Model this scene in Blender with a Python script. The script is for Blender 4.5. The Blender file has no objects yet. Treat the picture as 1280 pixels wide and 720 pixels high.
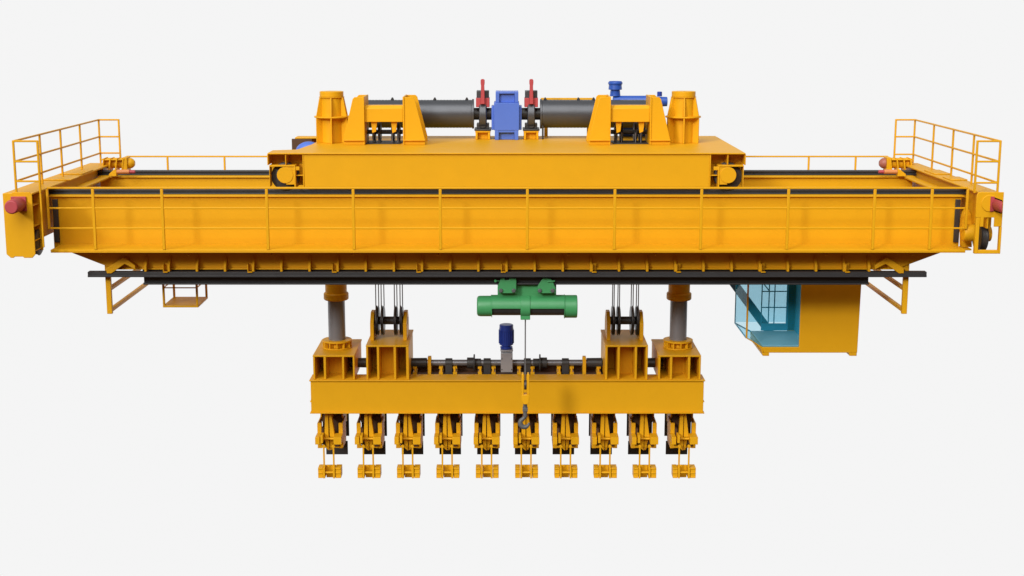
import bpy, bmesh, math, random
from mathutils import Vector, Matrix
random.seed(4)
sc = bpy.context.scene
col = sc.collection

# ------------------------------------------------------------------ camera
F = 1777.78                      # focal length in photo pixels (50 mm on 36 mm)
TH = math.atan(338 / F)          # pitch down
CT, ST = math.cos(TH), math.sin(TH)
D, HC, CX = 35.0, 11.7, 633.5
cam = bpy.data.cameras.new('camera')
cam.lens = 50; cam.sensor_width = 36; cam.shift_x = (640 - CX) / 1280
cam.clip_end = 500
co = bpy.data.objects.new('camera', cam); col.objects.link(co)
co.location = (0, -D, HC); co.rotation_euler = (math.pi / 2 - TH, 0, 0)
sc.camera = co

def at(px, py, Y):
    """the point at depth Y whose size was measured on the photograph"""
    v = (360 - py) / F
    t = (Y + D) / (CT + v * ST)
    return t * (px - CX) / F, HC + t * (-ST + v * CT)
def aX(px, py, Y): return at(px, py, Y)[0]
def aZ(py, Y): return at(0, py, Y)[1]
def aR(px0, px1, py0, py1, Y):
    m = (py0 + py1) / 2
    return aX(px0, m, Y), aX(px1, m, Y), aZ(py1, Y), aZ(py0, Y)

# --------------------------------------------------------------- materials
def mat(name, c, rough=0.45, metal=0.0, var=0.06, scale=2.2, bump=0.02, spec=0.5, dirt=0.0):
    m = bpy.data.materials.new(name); m.use_nodes = True
    nt = m.node_tree; N = nt.nodes; L = nt.links
    b = N['Principled BSDF']
    b.inputs['Metallic'].default_value = metal
    b.inputs['Specular IOR Level'].default_value = spec
    tc = N.new('ShaderNodeTexCoord')
    n1 = N.new('ShaderNodeTexNoise'); n1.inputs['Scale'].default_value = scale
    n1.inputs['Detail'].default_value = 6; n1.inputs['Roughness'].default_value = 0.6
    L.new(tc.outputs['Object'], n1.inputs['Vector'])
    mx = N.new('ShaderNodeMix'); mx.data_type = 'RGBA'
    mx.inputs['A'].default_value = (*[max(0, x * (1 - var)) for x in c], 1)
    mx.inputs['B'].default_value = (*[min(1, x * (1 + var)) for x in c], 1)
    L.new(n1.outputs['Fac'], mx.inputs['Factor'])
    out = mx.outputs['Result']
    if dirt:
        n3 = N.new('ShaderNodeTexNoise'); n3.inputs['Scale'].default_value = 9
        n3.inputs['Detail'].default_value = 10; n3.inputs['Roughness'].default_value = 0.75
        L.new(tc.outputs['Object'], n3.inputs['Vector'])
        r3 = N.new('ShaderNodeMapRange')
        r3.inputs['From Min'].default_value = 0.58; r3.inputs['From Max'].default_value = 0.8
        r3.inputs['To Max'].default_value = dirt
        L.new(n3.outputs['Fac'], r3.inputs['Value'])
        m2 = N.new('ShaderNodeMix'); m2.data_type = 'RGBA'
        L.new(r3.outputs['Result'], m2.inputs['Factor']); L.new(out, m2.inputs['A'])
        m2.inputs['B'].default_value = (c[0] * 0.45, c[1] * 0.4, c[2] * 0.6, 1)
        out = m2.outputs['Result']
    L.new(out, b.inputs['Base Color'])
    n2 = N.new('ShaderNodeTexNoise'); n2.inputs['Scale'].default_value = 14
    n2.inputs['Detail'].default_value = 4
    L.new(tc.outputs['Object'], n2.inputs['Vector'])
    rr = N.new('ShaderNodeMapRange')
    rr.inputs['To Min'].default_value = max(0.05, rough - 0.07); rr.inputs['To Max'].default_value = rough + 0.07
    L.new(n2.outputs['Fac'], rr.inputs['Value']); L.new(rr.outputs['Result'], b.inputs['Roughness'])
    bp = N.new('ShaderNodeBump'); bp.inputs['Strength'].default_value = bump; bp.inputs['Distance'].default_value = 0.05
    L.new(n2.outputs['Fac'], bp.inputs['Height']); L.new(bp.outputs['Normal'], b.inputs['Normal'])
    return m

YEL = mat('yellow_paint', (0.73, 0.37, 0.008), 0.47, var=0.05, dirt=0.12, spec=0.2)
DRK = mat('dark_steel', (0.035, 0.034, 0.034), 0.45, var=0.2)
RAIL = mat('rail_steel', (0.036, 0.037, 0.040), 0.5, var=0.25)
IRON = mat('drum_steel', (0.088, 0.093, 0.104), 0.38, metal=0.5, var=0.15)
SHADE_BROWN = mat('shade_brown_steel', (0.085, 0.036, 0.012), 0.6, var=0.2)  # brown puts the shade on inner yellow plates into their colour
TUBE = mat('grey_tube_steel', (0.21, 0.21, 0.225), 0.4, metal=0.2, var=0.08)
SILV = mat('silver_plate', (0.30, 0.30, 0.32), 0.4, metal=0.2, var=0.1)
SHAFT = mat('polished_shaft', (0.20, 0.20, 0.215), 0.35, metal=0.5, var=0.1)
GRN = mat('green_paint', (0.06, 0.32, 0.115), 0.42, var=0.08)
BLU = mat('blue_paint', (0.078, 0.165, 0.60), 0.42, var=0.06)
NAVY = mat('navy_paint', (0.016, 0.045, 0.30), 0.35, var=0.1)
BRT = mat('bright_blue_paint', (0.022, 0.085, 0.40), 0.4, var=0.08)
RED = mat('red_rubber', (0.43, 0.055, 0.065), 0.55, var=0.1)
ORG = mat('orange_paint', (0.62, 0.23, 0.065), 0.5, var=0.08)
LIN = mat('cab_lining', (0.07, 0.38, 0.56), 0.6, var=0.1)
CABF = mat('cab_floor_grey', (0.62, 0.68, 0.70), 0.5, var=0.05)
SHV = mat('sheave_steel', (0.06, 0.06, 0.062), 0.35, metal=0.5, var=0.15)
CAPM = mat('cap_paint', (0.34, 0.11, 0.075), 0.5, var=0.1)
STAIR = mat('stair_steel', (0.07, 0.13, 0.18), 0.5, var=0.1)
ROPE = mat('wire_rope_steel', (0.17, 0.17, 0.175), 0.5, metal=0.3, var=0.3, scale=30)
HOOK = mat('hook_steel', (0.10, 0.105, 0.11), 0.5, var=0.15)

GLS = bpy.data.materials.new('cyan_tinted_glass'); GLS.use_nodes = True
_nt = GLS.node_tree; _N = _nt.nodes
_p = _N['Principled BSDF']; _p.inputs['Base Color'].default_value = (0.04, 0.55, 0.80, 1); _p.inputs['Roughness'].default_value = 0.12
_n = _N.new('ShaderNodeTexNoise'); _n.inputs['Scale'].default_value = 0.8
_m = _N.new('ShaderNodeMapRange'); _m.inputs['To Min'].default_value = 0.11; _m.inputs['To Max'].default_value = 0.15
_nt.links.new(_n.outputs['Fac'], _m.inputs['Value'])
_t = _N.new('ShaderNodeBsdfTransparent'); _t.inputs['Color'].default_value = (0.83, 0.955, 1.0, 1)
_x = _N.new('ShaderNodeMixShader')
_nt.links.new(_m.outputs['Result'], _x.inputs['Fac'])
_nt.links.new(_t.outputs['BSDF'], _x.inputs[1]); _nt.links.new(_p.outputs['BSDF'], _x.inputs[2])
_nt.links.new(_x.outputs['Shader'], _N['Material Output'].inputs['Surface'])

# ---------------------------------------------------------------- builders
class MB:
    def __init__(s): s.bm = bmesh.new()
    def box(s, x0, x1, y0, y1, z0, z1):
        v = [s.bm.verts.new((x, y, z)) for x in (x0, x1) for y in (y0, y1) for z in (z0, z1)]
        for f in ((0, 1, 3, 2), (4, 6, 7, 5), (0, 4, 5, 1), (2, 3, 7, 6), (0, 2, 6, 4), (1, 5, 7, 3)):
            s.bm.faces.new([v[i] for i in f])
        return s
    def prism(s, pts, ax, a, b):
        """polygon extruded along ax: 'x' pts=(y,z), 'y' pts=(x,z), 'z' pts=(x,y)"""
        def P(u, w, d): return {'x': (d, u, w), 'y': (u, d, w), 'z': (u, w, d)}[ax]
        A = [s.bm.verts.new(P(u, w, a)) for u, w in pts]; B = [s.bm.verts.new(P(u, w, b)) for u, w in pts]
        n = len(pts)
        s.bm.faces.new(A); s.bm.faces.new(B[::-1])
        for i in range(n): s.bm.faces.new((A[i], B[i], B[(i + 1) % n], A[(i + 1) % n]))
        return s
    def lathe(s, p0, p1, prof, seg=32):
        """prof: list of (t along p0-p1 in metres, radius)"""
        p0, p1 = Vector(p0), Vector(p1); d = (p1 - p0).normalized()
        u = d.orthogonal().normalized(); w = d.cross(u)
        rings = []
        for t, r in prof:
            c = p0 + d * t
            rings.append([s.bm.verts.new(c + (u * math.cos(2 * math.pi * i / seg) + w * math.sin(2 * math.pi * i / seg)) * r) for i in range(seg)])
        for a, b in zip(rings, rings[1:]):
            for i in range(seg): s.bm.faces.new((a[i], a[(i + 1) % seg], b[(i + 1) % seg], b[i]))
        s.bm.faces.new(rings[0]); s.bm.faces.new(rings[-1])
        return s
    def cyl(s, p0, p1, r, seg=24, r2=None):
        L = (Vector(p1) - Vector(p0)).length
        return s.lathe(p0, p1, [(0, r), (L, r if r2 is None else r2)], seg)
    def bar(s, p0, p1, w, h, up=(0, 0, 1)):
        """rectangular bar between two points: width w across, h along 'up'"""
        p0, p1 = Vector(p0), Vector(p1); d = (p1 - p0).normalized()
        sd = d.cross(Vector(up))
        if sd.length < 1e-4: sd = Vector((1, 0, 0))
        sd.normalize(); u = sd.cross(d)
        v = [s.bm.verts.new(p + sd * a * w / 2 + u * b * h / 2) for p in (p0, p1) for a, b in ((-1, -1), (1, -1), (1, 1), (-1, 1))]
        for f in ((0, 1, 2, 3), (7, 6, 5, 4), (0, 4, 5, 1), (1, 5, 6, 2), (2, 6, 7, 3), (3, 7, 4, 0)):
            s.bm.faces.new([v[i] for i in f])
        return s
    def tube(s, pts, r, seg=10):
        for a, b in zip(pts, pts[1:]): s.cyl(a, b, r, seg)
        for p in pts[1:-1]: bmesh.ops.create_uvsphere(s.bm, u_segments=8, v_segments=6, radius=r, matrix=Matrix.Translation(p))
        return s
    def sweep(s, pts, rad, seg=14):
        """smooth round section along a path with a radius per point"""
        pts = [Vector(p) for p in pts]; rings = []; u = None
        for i, p in enumerate(pts):
            d = (pts[min(i + 1, len(pts) - 1)] - pts[max(i - 1, 0)]).normalized()
            u = d.orthogonal().normalized() if u is None else (u - d * u.dot(d)).normalized()
            w = d.cross(u)
            rings.append([s.bm.verts.new(p + (u * math.cos(2 * math.pi * k / seg) + w * math.sin(2 * math.pi * k / seg)) * rad[i]) for k in range(seg)])
        for a, b in zip(rings, rings[1:]):
            for k in range(seg): s.bm.faces.new((a[k], a[(k + 1) % seg], b[(k + 1) % seg], b[k]))
        s.bm.faces.new(rings[0]); s.bm.faces.new(rings[-1])
        return s
    def dome(s, c, r, sc=(1, 1, 1), seg=24):
        bmesh.ops.create_uvsphere(s.bm, u_segments=seg, v_segments=seg // 2, radius=r,
                                  matrix=Matrix.Translation(c) @ Matrix.Diagonal((*sc, 1)))
        return s

W = {}
def build(name, mb, m, parent=None, bevel=0.010, label=None):
    bm = mb.bm
    bmesh.ops.recalc_face_normals(bm, faces=bm.faces)
    lo = [min(v.co[i] for v in bm.verts) for i in range(3)]; hi = [max(v.co[i] for v in bm.verts) for i in range(3)]
    c = Vector([(a + b) / 2 for a, b in zip(lo, hi)])
    bmesh.ops.translate(bm, verts=bm.verts, vec=-c)
    me = bpy.data.meshes.new(name); bm.to_mesh(me); bm.free()
    me.shade_smooth(); me.set_sharp_from_angle(angle=math.radians(35))
    me.materials.append(m)
    o = bpy.data.objects.new(name, me); col.objects.link(o)
    W[o.name] = c
    if parent: o.parent = parent; o.location = c - W[parent.name]
    else: o.location = c
    if bevel:
        b = o.modifiers.new('bevel', 'BEVEL'); b.width = bevel; b.segments = 2
        b.limit_method = 'ANGLE'; b.angle_limit = math.radians(40)
        b.harden_normals = False
    if label: o['label'] = label
    return o
def tag(o, label, cat, group=None):
    o['label'] = label; o['category'] = cat
    if group: o['group'] = group
    return o
def thing(name, loc, label, cat, group=None):
    o = bpy.data.objects.new(name, None); col.objects.link(o)
    o.empty_display_size = 0.3
    o.location = loc; W[o.name] = Vector(loc)
    return tag(o, label, cat, group)

# =================================================================== BRIDGE
crane = thing('overhead_crane', (0, 2.4, aZ(335, 0)),
              'long yellow double girder bridge crane with railed ends, dark rails and a glazed cab below', 'crane')
ZR = aZ(236, 0.25)               # rail top
ZF = aZ(242.6, 0.25)             # girder top flange
ZWK = aZ(312.2, -0.92)           # walkway surface
ZB = aZ(335, 0)                  # girder underside
XL0, XR0 = aX(66, 280, 0), aX(1200, 280, 0)      # end carriage inner faces
XRAIL0, XRAIL1 = aX(60, 240, .25), aX(1208.5, 240, .25)

# ---- front girder (box with tapered belly)
g = MB()
bl, br = aX(95, 314, 0), aX(1171, 314, 0)
bl2, br2 = aX(139, 335, 0), aX(1124, 335, 0)
ZW2 = ZWK - 0.11
g.prism([(XL0, ZF - .03), (XL0, ZW2), (bl - .4, ZW2), (bl2, ZB), (br2, ZB), (br + .4, ZW2), (XR0, ZW2), (XR0, ZF - .03)], 'y', 0, 0.70)
fg = build('front_girder', g, YEL, crane)
build('top_flange', MB().box(XL0 - .06, XR0 + .06, -.07, .77, ZF - .035, ZF), YEL, fg)
build('bottom_flange', MB().box(bl2, br2, -.07, .77, ZB - .03, ZB + .003), YEL, fg)
rib_px = [183] + [212 + 35.1 * k for k in range(25)] + [1085.5]
for i, p in enumerate(rib_px):
    x = aX(p, 333, -.1)
    z1 = aZ(318, 0)
    build('gusset', MB().prism([(-.003, z1), (-.003, ZB + .004), (-.072, ZB + .004), (-.072, aZ(339.6, -.2)), (-.215, aZ(339.6, -.2)), (-.215, aZ(333, -.2))], 'x', x - .03, x + .03), YEL, fg)
    if i % 3 == 1:
        xx = x - .14 if p < 634 else x + .02
        c = MB()
        za, zb = aZ(330, -.2), aZ(339.2, -.2)
        c.box(xx, xx + .12, -.24, -.172, zb - .03, zb).box(xx, xx + .025, -.24, -.08, zb, za).box(xx, xx + .12, -.10, -.08, zb, za)
        build('bar_bracket', c, YEL, fg)
# dark end plates between web and carriage
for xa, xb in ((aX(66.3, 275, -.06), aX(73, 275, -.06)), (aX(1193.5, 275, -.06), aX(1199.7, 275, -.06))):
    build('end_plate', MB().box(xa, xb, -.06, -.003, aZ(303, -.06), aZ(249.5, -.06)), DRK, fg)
# ---- walkway
wk = MB()
xa, xb = aX(63, 312, -.92), aX(1207, 312, -.92)
wk.box(xa, xb, -.92, -.003, ZWK - .05, ZWK).box(xa, xb, -.92, -.885, ZWK - .075, ZWK - .05)
walk = build('walkway', wk, YEL, crane)
for p in (127, 237, 341, 442, 550, 709, 817, 924.5, 1032, 1139):
    x = aX(p, 318, -.6)
    s = 1 if p < 634 else -1
    c = MB().box(x - .02, x + .02, -.62, -.05, ZWK - .17, ZWK - .052).box(x - .07 if s > 0 else x - .02, x + .02 if s > 0 else x + .07, -.62, -.10, ZWK - .195, ZWK - .17)
    build('support_bracket', c, YEL, walk)
# ---- front railing
YR = -0.90
rx = [aX(58.6, 235, YR), aX(1210, 235, YR)]
zt, zm, zl = aZ(235, YR), aZ(260.2, YR), aZ(285.3, YR)
r = MB()
r.bar((rx[0], YR, zt), (rx[1], YR, zt), .05, .05)
for z in (zm, zl): r.bar((rx[0] + .03, YR, z), (rx[1] - .03, YR, z), .042, .042)
rail = build('railing', r, YEL, crane, bevel=.012)
for p in (115.6, 201.9, 333, 441.3, 550.2, 659.3, 768.8, 877.3, 986, 1094, 1165.6):
    x = aX(p, 235, YR)
    q = MB().box(x - .033, x + .033, YR - .03, YR + .03, ZWK + .002, zt - .027)
    build('post', q, YEL, rail)
for x in rx: build('post', MB().box(x - .028, x + .028, YR - .03, YR + .03, zl - .02, zt - .027), YEL, rail)
# ---- crane rails with dark pads
YK = 4.65
def rail_bm(y):
    m = MB()
    h = ZR - ZF
    m.box(XRAIL0, XRAIL1, y - .11, y + .11, ZF + .002, ZF + h * .22)
    m.box(XRAIL0 + .01, XRAIL1 - .01, y - .05, y + .05, ZF + h * .22 , ZF + h * .62)
    m.box(XRAIL0, XRAIL1, y - .085, y + .085, ZF + h * .62, ZR)
    return m
build('crane_rail', rail_bm(.30), RAIL, crane)
build('crane_rail', rail_bm(YK), RAIL, crane)
# ---- rear girder
rg = build('rear_girder', MB().box(XL0, XR0, YK - .35, YK + .35, aZ(312, 0), ZF - .03), YEL, crane)
build('top_flange', MB().box(XL0 - .06, XR0 + .06, YK - .42, YK + .42, ZF - .035, ZF), YEL, rg)
rw = build('rear_walkway', MB().box(XL0, XR0, YK + .353, YK + 1.25, ZWK - .05, ZWK), YEL, crane)
YRR = YK + 1.22
zrt = aZ(195.6, YRR)
r = MB(); ra, rb = aX(158, 195, YRR), aX(1110, 195, YRR)
r.bar((ra, YRR, zrt), (rb, YRR, zrt), .045, .045)
for dz in (.5, 1.0): r.bar((ra, YRR, zrt - dz), (rb, YRR, zrt - dz), .034, .034)
rr = build('rear_railing', r, YEL, crane)
for p in (158, 209.4, 280.6, 352, 424, 496, 568, 640, 712, 784, 856, 928, 1011, 1069.6, 1110):
    x = aX(p, 200, YRR)
    build('post', MB().box(x - .027, x + .027, YRR - .025, YRR + .025, ZWK + .002, zrt - .024), YEL, rr)
# ---- trolley bumper stops on the rear girder
for sgn, b0, b1, c1, t1 in ((1, 136.5, 146, 162, 169), (-1, 1132, 1121.5, 1105, 1098)):
    Yb = 4.12
    y0 = aZ(220.3, Yb)
    m = MB().prism([(aX(b0, 216, Yb), y0), (aX(b1, 216, Yb), y0), (aX(b1, 216, Yb), aZ(211, Yb)), (aX(b1 - sgn * 2, 216, Yb), aZ(211, Yb)), (aX(b0, 216, Yb), aZ(217.5, Yb))], 'y', Yb - .05, Yb + .12)
    st = build('bumper_stop', m, YEL, crane)
    zc = aZ(214.7, Yb); rcy = .052
    build('bumper_tube', MB().cyl((aX(b1, 215, Yb), Yb, zc), (aX(c1, 215, Yb), Yb, zc), .062, 20), ORG, st)
    build('bumper_tip', MB().cyl((aX(c1, 215, Yb), Yb, zc), (aX(t1, 215, Yb), Yb, zc), .045, 20), RED, st)

# ---- end carriages
ZC = aZ(241.8, -1.5); ZCB = aZ(322.5, -1.5)
YF, YBK = -1.5, 5.7
def carriage(left):
    if left:
        xo, xi = aX(5.5, 280, YF), aX(42, 280, YF)
    else:
        xo, xi = aX(1252.6, 280, YF), aX(1225.5, 280, YF)
    a, b = min(xo, xi), max(xo, xi)
    s = 1 if left else -1                      # direction towards the span
    wi = xi - s * .17                          # web set back from the inner flange edge
    wo = xo + s * .05
    m = MB()
    za = ZCB + .32
    m.box(min(wi, wo), max(wi, wo), YF + .6, YBK, za, ZC - .04)
    m.box(min(wi, wi - s * .03), max(wi, wi - s * .03), YF + .03, YF + .6, za - .15 if left else ZC - .85, ZC - .04)
    cg = build('end_carriage', m, YEL, crane)
    build('top_plate', MB().box(a, b, YF + .03, YBK, ZC - .04, ZC), YEL, cg)
    # cover plates lying on the carriage
    cc = (a + b) / 2
    build('cover_plate', MB().box(a + .08, b + (.12 if left else 0), 1.2, 1.9, ZC + .002, ZC + .03), YEL, cg)
    build('cover_plate', MB().box(a + .08, b, 2.6, 3.6, ZC + .002, ZC + .03), YEL, cg)
    # plates joining the girders along the carriage
    x2 = xi + s * .27
    build('tie_plate', MB().box(min(xi, x2), max(xi, x2), .78, YK - .43, ZF - .05, ZF - .004), YEL, cg)
    build('tie_plate', MB().box(min(xi, x2 + s * .3), max(xi, x2 + s * .3), .78, 1.3, ZF - .30, ZF - .26), YEL, cg)
    # curved bearing housing at the girder end
    hp = [(1202.5, 309), (1202.5, 285), (1203.5, 274), (1205.5, 266), (1208, 262), (1211, 262), (1214, 268), (1215, 309)]
    if left: hp = [(1267 - p, q) for p, q in hp]
    if not left: build('bearing_housing', MB().prism([(aX(p, q, -.3), aZ(q, -.3)) for p, q in hp], 'y', -.3, -.1), YEL, cg)
    hc = 1206.5 if not left else 1267 - 1206.5
    if not left: build('bolt', MB().cyl((aX(hc, 278.5, -.3), -.33, aZ(278.5, -.3)), (aX(hc, 278.5, -.3), -.301, aZ(278.5, -.3)), .03, 12), DRK, cg)
    if left:
        f = MB().prism([(a, ZC), (a + .22, ZC), (a + .24, ZC + .03), (b - .04, ZC + .03), (b - .04, ZC), (b, ZC - .03), (b, ZCB + .09), (b - .08, ZCB), (b - .28, ZCB), (b - .30, ZCB + .03), (b - .5, ZCB + .03), (b - .53, ZCB), (a + .10, ZCB), (a, ZCB + .09)], 'y', YF, YF + .03)
        build('front_plate', f, YEL, cg)
        for zz in (aZ(258, YF), aZ(284, YF), aZ(302, YF), aZ(314.5, YF)):
            build('stiffener', MB().box(wi + .002, b - .02, YF + .032, YF + .55, zz - .012, zz + .012), YEL, cg)
        build('stiffener', MB().box(wi + .002, b + .01, YF + .55, YF + .58, ZCB + .1, ZC - .042), YEL, cg)
        build('wheel', MB().lathe((b - .30, YF + .55, ZCB + .30), (b - .05, YF + .55, ZCB + .30), [(0, .28), (.03, .33), (.05, .30), (.2, .30), (.22, .33), (.25, .28)], 36), DRK, cg)
    else:
        f = MB()
        x0, x1 = aX(1220, 280, YF), b
        zt_, zn, zn2 = ZC + .02, aZ(272, YF), aZ(283.5, YF)
        # upper plate with notch for the wheel
        f.prism([(x0 - .02, ZC - .03), (x0 + .02, ZC + .03), (x1, ZC + .03), (x1, zn2), (aX(1242.5, 280, YF), zn2), (aX(1242.5, 280, YF), zn), (aX(1229.5, 280, YF), zn), (aX(1229.5, 280, YF), zn2), (aX(1225, 280, YF), zn2), (aX(1225, 280, YF), zn), (x0 - .02, zn)], 'y', YF, YF + .03)
        zb0, zb1 = aZ(317.3, YF), aZ(313, YF)
        f.box(aX(1219, 300, YF), aX(1223.5, 300, YF), YF + .003, YF + .12, zb0, zn - .002)
        f.box(aX(1249, 300, YF), aX(1251.6, 300, YF), YF + .003, YF + .12, zb0, zn2 - .002)
        f.box(aX(1223.5, 300, YF), aX(1249, 300, YF), YF + .006, YF + .12, zb0, zb1)
        build('front_frame', f, YEL, cg)
        build('bearing_ring', MB().cyl((aX(1237, 255, YF), YF - .02, aZ(254, YF)), (aX(1237, 255, YF), YF + .002, aZ(254, YF)), .2, 28), YEL, cg)
        zw = aZ(296, YF + .5)
        xw0, xw1 = aX(1225.5, 297, YF + .3), aX(1236.5, 297, YF + .3)
        build('wheel', MB().lathe((xw0, YF + .62, zw), (xw1, YF + .62, zw), [(0, .26), (.02, .37), (.05, .33), (xw1 - xw0 - .05, .33), (xw1 - xw0 - .02, .37), (xw1 - xw0, .26)], 36), DRK, cg)
        build('wheel_hub', MB().cyl((xw1, YF + .62, zw + .06), (xw1 + .12, YF + .62, zw + .06), .19, 24), YEL, cg)
        xg = aX(1208.5, 297, YF + .4)
        build('wheel_hub', MB().lathe((xg, YF + .8, zw + .05), (xw0, YF + .8, zw + .05), [(0, .12), (.02, .19), (.06, .21), (xw0 - xg, .21)], 28), YEL, cg)
        build('under_plate', MB().box(a - .02, a + .16, YF + 1.0, YF + 1.45, aZ(311.5, -.3), aZ(309.5, -.3)), YEL, cg)
    # rear wheel
    build('wheel', MB().lathe((cc - .12, YBK - .6, ZCB + .30), (cc + .12, YBK - .6, ZCB + .30), [(0, .28), (.03, .33), (.05, .30), (.19, .30), (.21, .33), (.24, .28)], 32), DRK, cg)
    # buffer
    if left: bx, bz = aX(24.5, 255, YF), aZ(255, YF)
    else:
        bx, bz = aX(1247.5, 255, YF), aZ(255, YF)
    xlim = aX(1253.2, 255, YF - .60)
    m = MB()
    m.box(bx - .19, min(bx + .17, xlim if not left else 99), YF - .045, YF - .003, bz - .17, bz + .18)
    m.lathe((bx, YF - .045, bz), (bx, YF - .60, bz), [(0, .155), (.02, .165), (.5, .165), (.53, .16), (.555, .14)], 40)
    if not left:
        for v in m.bm.verts: v.co.x = min(v.co.x, xlim)
    build('buffer', m, RED, cg)
    # drive motor at the far end
    Ym = 5.25
    if left: e0, e1, e2, e3 = 128, 155, 161, 168.5
    else: e0, e1, e2, e3 = 1140, 1112, 1106.5, 1099
    z0, z1 = aZ(211.8, Ym), aZ(197, Ym)
    zc = aZ(204, Ym)
    m = MB()
    xa, xb = aX(e0, 204, Ym), aX(e1, 204, Ym)
    L = abs(xb - xa)
    for k in range(4):
        xk = xa + (xb - xa) * (k / 3.3)
        m.prism([(xk, ZC - .3), (xk + s * .04, ZC - .3), (xk + s * .12, z1), (xk + s * .08, z1)], 'y', Ym - .22, Ym + .2)
    m.cyl((xa + s * .1, Ym + .05, zc), (xb, Ym + .05, zc), .15, 24)
    m.box(min(xb, aX(e2, 204, Ym)), max(xb, aX(e2, 204, Ym)), Ym - .2, Ym + .2, z0 - .1, z1 + .02)
    m.box(min(xa, xb), max(xa, xb), Ym - .2, Ym + .25, z1 - .06, z1 - .03)
    m.box(min(xa, xb), max(xa, xb), Ym - .25, Ym + .3, ZC - .33, ZC - .29)
    mo = build('drive_motor', m, YEL, cg)
    build('motor_cap', MB().lathe((aX(e2, 204, Ym), Ym, zc), (aX(e3, 204, Ym), Ym, zc), [(0, .15), (.08, .145), (.12, .12), (abs(aX(e3, 204, Ym) - aX(e2, 204, Ym)), .07)], 24), YEL if left else CAPM, mo)
    # platform railing
    if left: xo_, xi_ = aX(16.3, 176, YF + .06), aX(46.5, 176, YF + .06)
    else: xo_, xi_ = aX(1250.8, 176, YF + .06), aX(1222, 176, YF + .06)
    y0, y1 = YF + .06, YBK
    zt = aZ(176.5, y0); H = zt - ZC
    r = MB(); w = .045
    xb_ = xi_
    for q in (zt, ZC + H * .61, ZC + H * .23 if left else ZC + H * .20):
        q = q if q == zt else q
        r.bar((xi_, y0, q), (xo_, y0, q), w, w).bar((xo_, y0, q), (xo_, y1, q), w, w).bar((xo_, y1, q), (xb_, y1, q), w, w)
    rl = build('end_railing', r, YEL, crane)
    ys = [y0, .48, 2.14, 3.86, y1]
    for y in ys: build('post', MB().box(xo_ - .025, xo_ + .025, y - .025, y + .025, ZC + .002, zt + .02), YEL, rl)
    for y in (y0, y1): build('post', MB().box(xi_ - .025, xi_ + .025, y - .025, y + .025, ZC + .002, zt + .02), YEL, rl)
    if left:
        build('post', MB().box(xi_ - .02, xi_ + .02, y0 - .02, y0 + .02, ZCB + .25, ZC - .005), YEL, rl)
carriage(True); carriage(False)

# ---- runway beam under the front girder and long conductor bar
xa, xb = aX(180, 350, .15), aX(1085.5, 350, .15)
zt, zb = ZB - .034, aZ(356, .05)
m = MB().box(xa, xb, .05, .55, zt - .05, zt).box(xa, xb, .27, .33, zb + .05, zt - .05).box(xa, xb, .05, .55, zb, zb + .05)
m.box(xa, xb, .14, .27, zb + .05, zt - .05)
build('runway_beam', m, RAIL, crane)
m = MB()
Yc = -.16
xa, xb, za, zb2 = *(aX(110, 343, Yc), aX(1158, 343, Yc)), aZ(346.2, Yc), aZ(339.6, Yc)
m.box(xa, xb, Yc - .03, Yc + .03, za, zb2).box(xa, xb, Yc + .03, Yc + .16, zb2 - .035, zb2).box(xa, xb, Yc - .045, Yc - .03, za, za + .05)
build('conductor_bar', m, RAIL, crane)

# ---- hanging end frames
for lx0, lx1 in ((131.3, 137.8), (1129.7, 1136.2)):
    Yl = .05
    x0, x1 = aX(lx0, 345, Yl), aX(lx1, 345, Yl)
    zb_, zt_ = aZ(392.5, Yl), ZW2
    xc = (x0 + x1) / 2
    m = MB().box(x0, x1, Yl, Yl + .1, zb_, zt_ - .25 if False else aZ(329, Yl))
    m.box(x0, x1, YK - .1, YK, zb_, aZ(314, 0))
    for zz in (zb_ + .08, aZ(362, Yl)):
        m.box(xc - .05, xc + .05, Yl + .1, YK - .1, zz - .045, zz + .045)
    hf = build('hanging_frame', m, YEL, crane)
    zz = aZ(331, Yl)
    build('cross_tube', MB().box(xc - .03 if lx0 < 600 else xc - .19, xc + .19 if lx0 < 600 else xc + .03, Yl + .003, YK - .1, zz - .12, zz - .05), YEL, hf)
    xs = bl2 if lx0 < 600 else br2
    s = 1 if lx0 < 600 else -1
    build('channel', MB().prism([(xs - s * .06, ZB - .10), (xs + s * .06, ZB - .10), (xs + s * .40, ZB + .14), (xs + s * .66, ZB + .0), (xs + s * .66, ZB + .10), (xs + s * .38, ZB + .31), (xs - s * .06, ZB + .03)], 'y', -.22, -.003), YEL, hf)
# ---- small service platform
Yp0, Yp1 = 1.0, 2.2
p0 = aX(203.5, 383, Yp0); p1 = aX(248, 383, Yp0); zp = aZ(382, Yp0)
pf = build('service_platform', MB().box(p0, p1, Yp0, Yp1, zp - .05, zp), YEL, crane)
for x in (p0 + .03, p1 - .03):
    for y in (Yp0 + .03, Yp1 - .03):
        build('hanger_post', MB().box(x - .028, x + .028, y - .028, y + .028, zp, ZB + .12), YEL, pf)
zq = aZ(360, Yp0)
m = MB().bar((p0, Yp0 + .03, zq), (p1, Yp0 + .03, zq), .03, .03).bar((p0 + .03, Yp0, zq), (p0 + .03, Yp1, zq), .03, .03)
m.bar((p0, Yp1, zq), (p1, Yp1, zq), .03, .03).bar((p1 - .03, Yp0, zq), (p1 - .03, Yp1, zq), .03, .03)
m.box(p0 - .02, p1 + .02, Yp0, .6, ZB + .09, ZB + .12) if False else None
build('guard_rail', m, YEL, pf)
build('hanger_beam', MB().box(p0, p1, .72, Yp1 + .05, ZB + .12, ZB + .2), YEL, pf)

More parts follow.
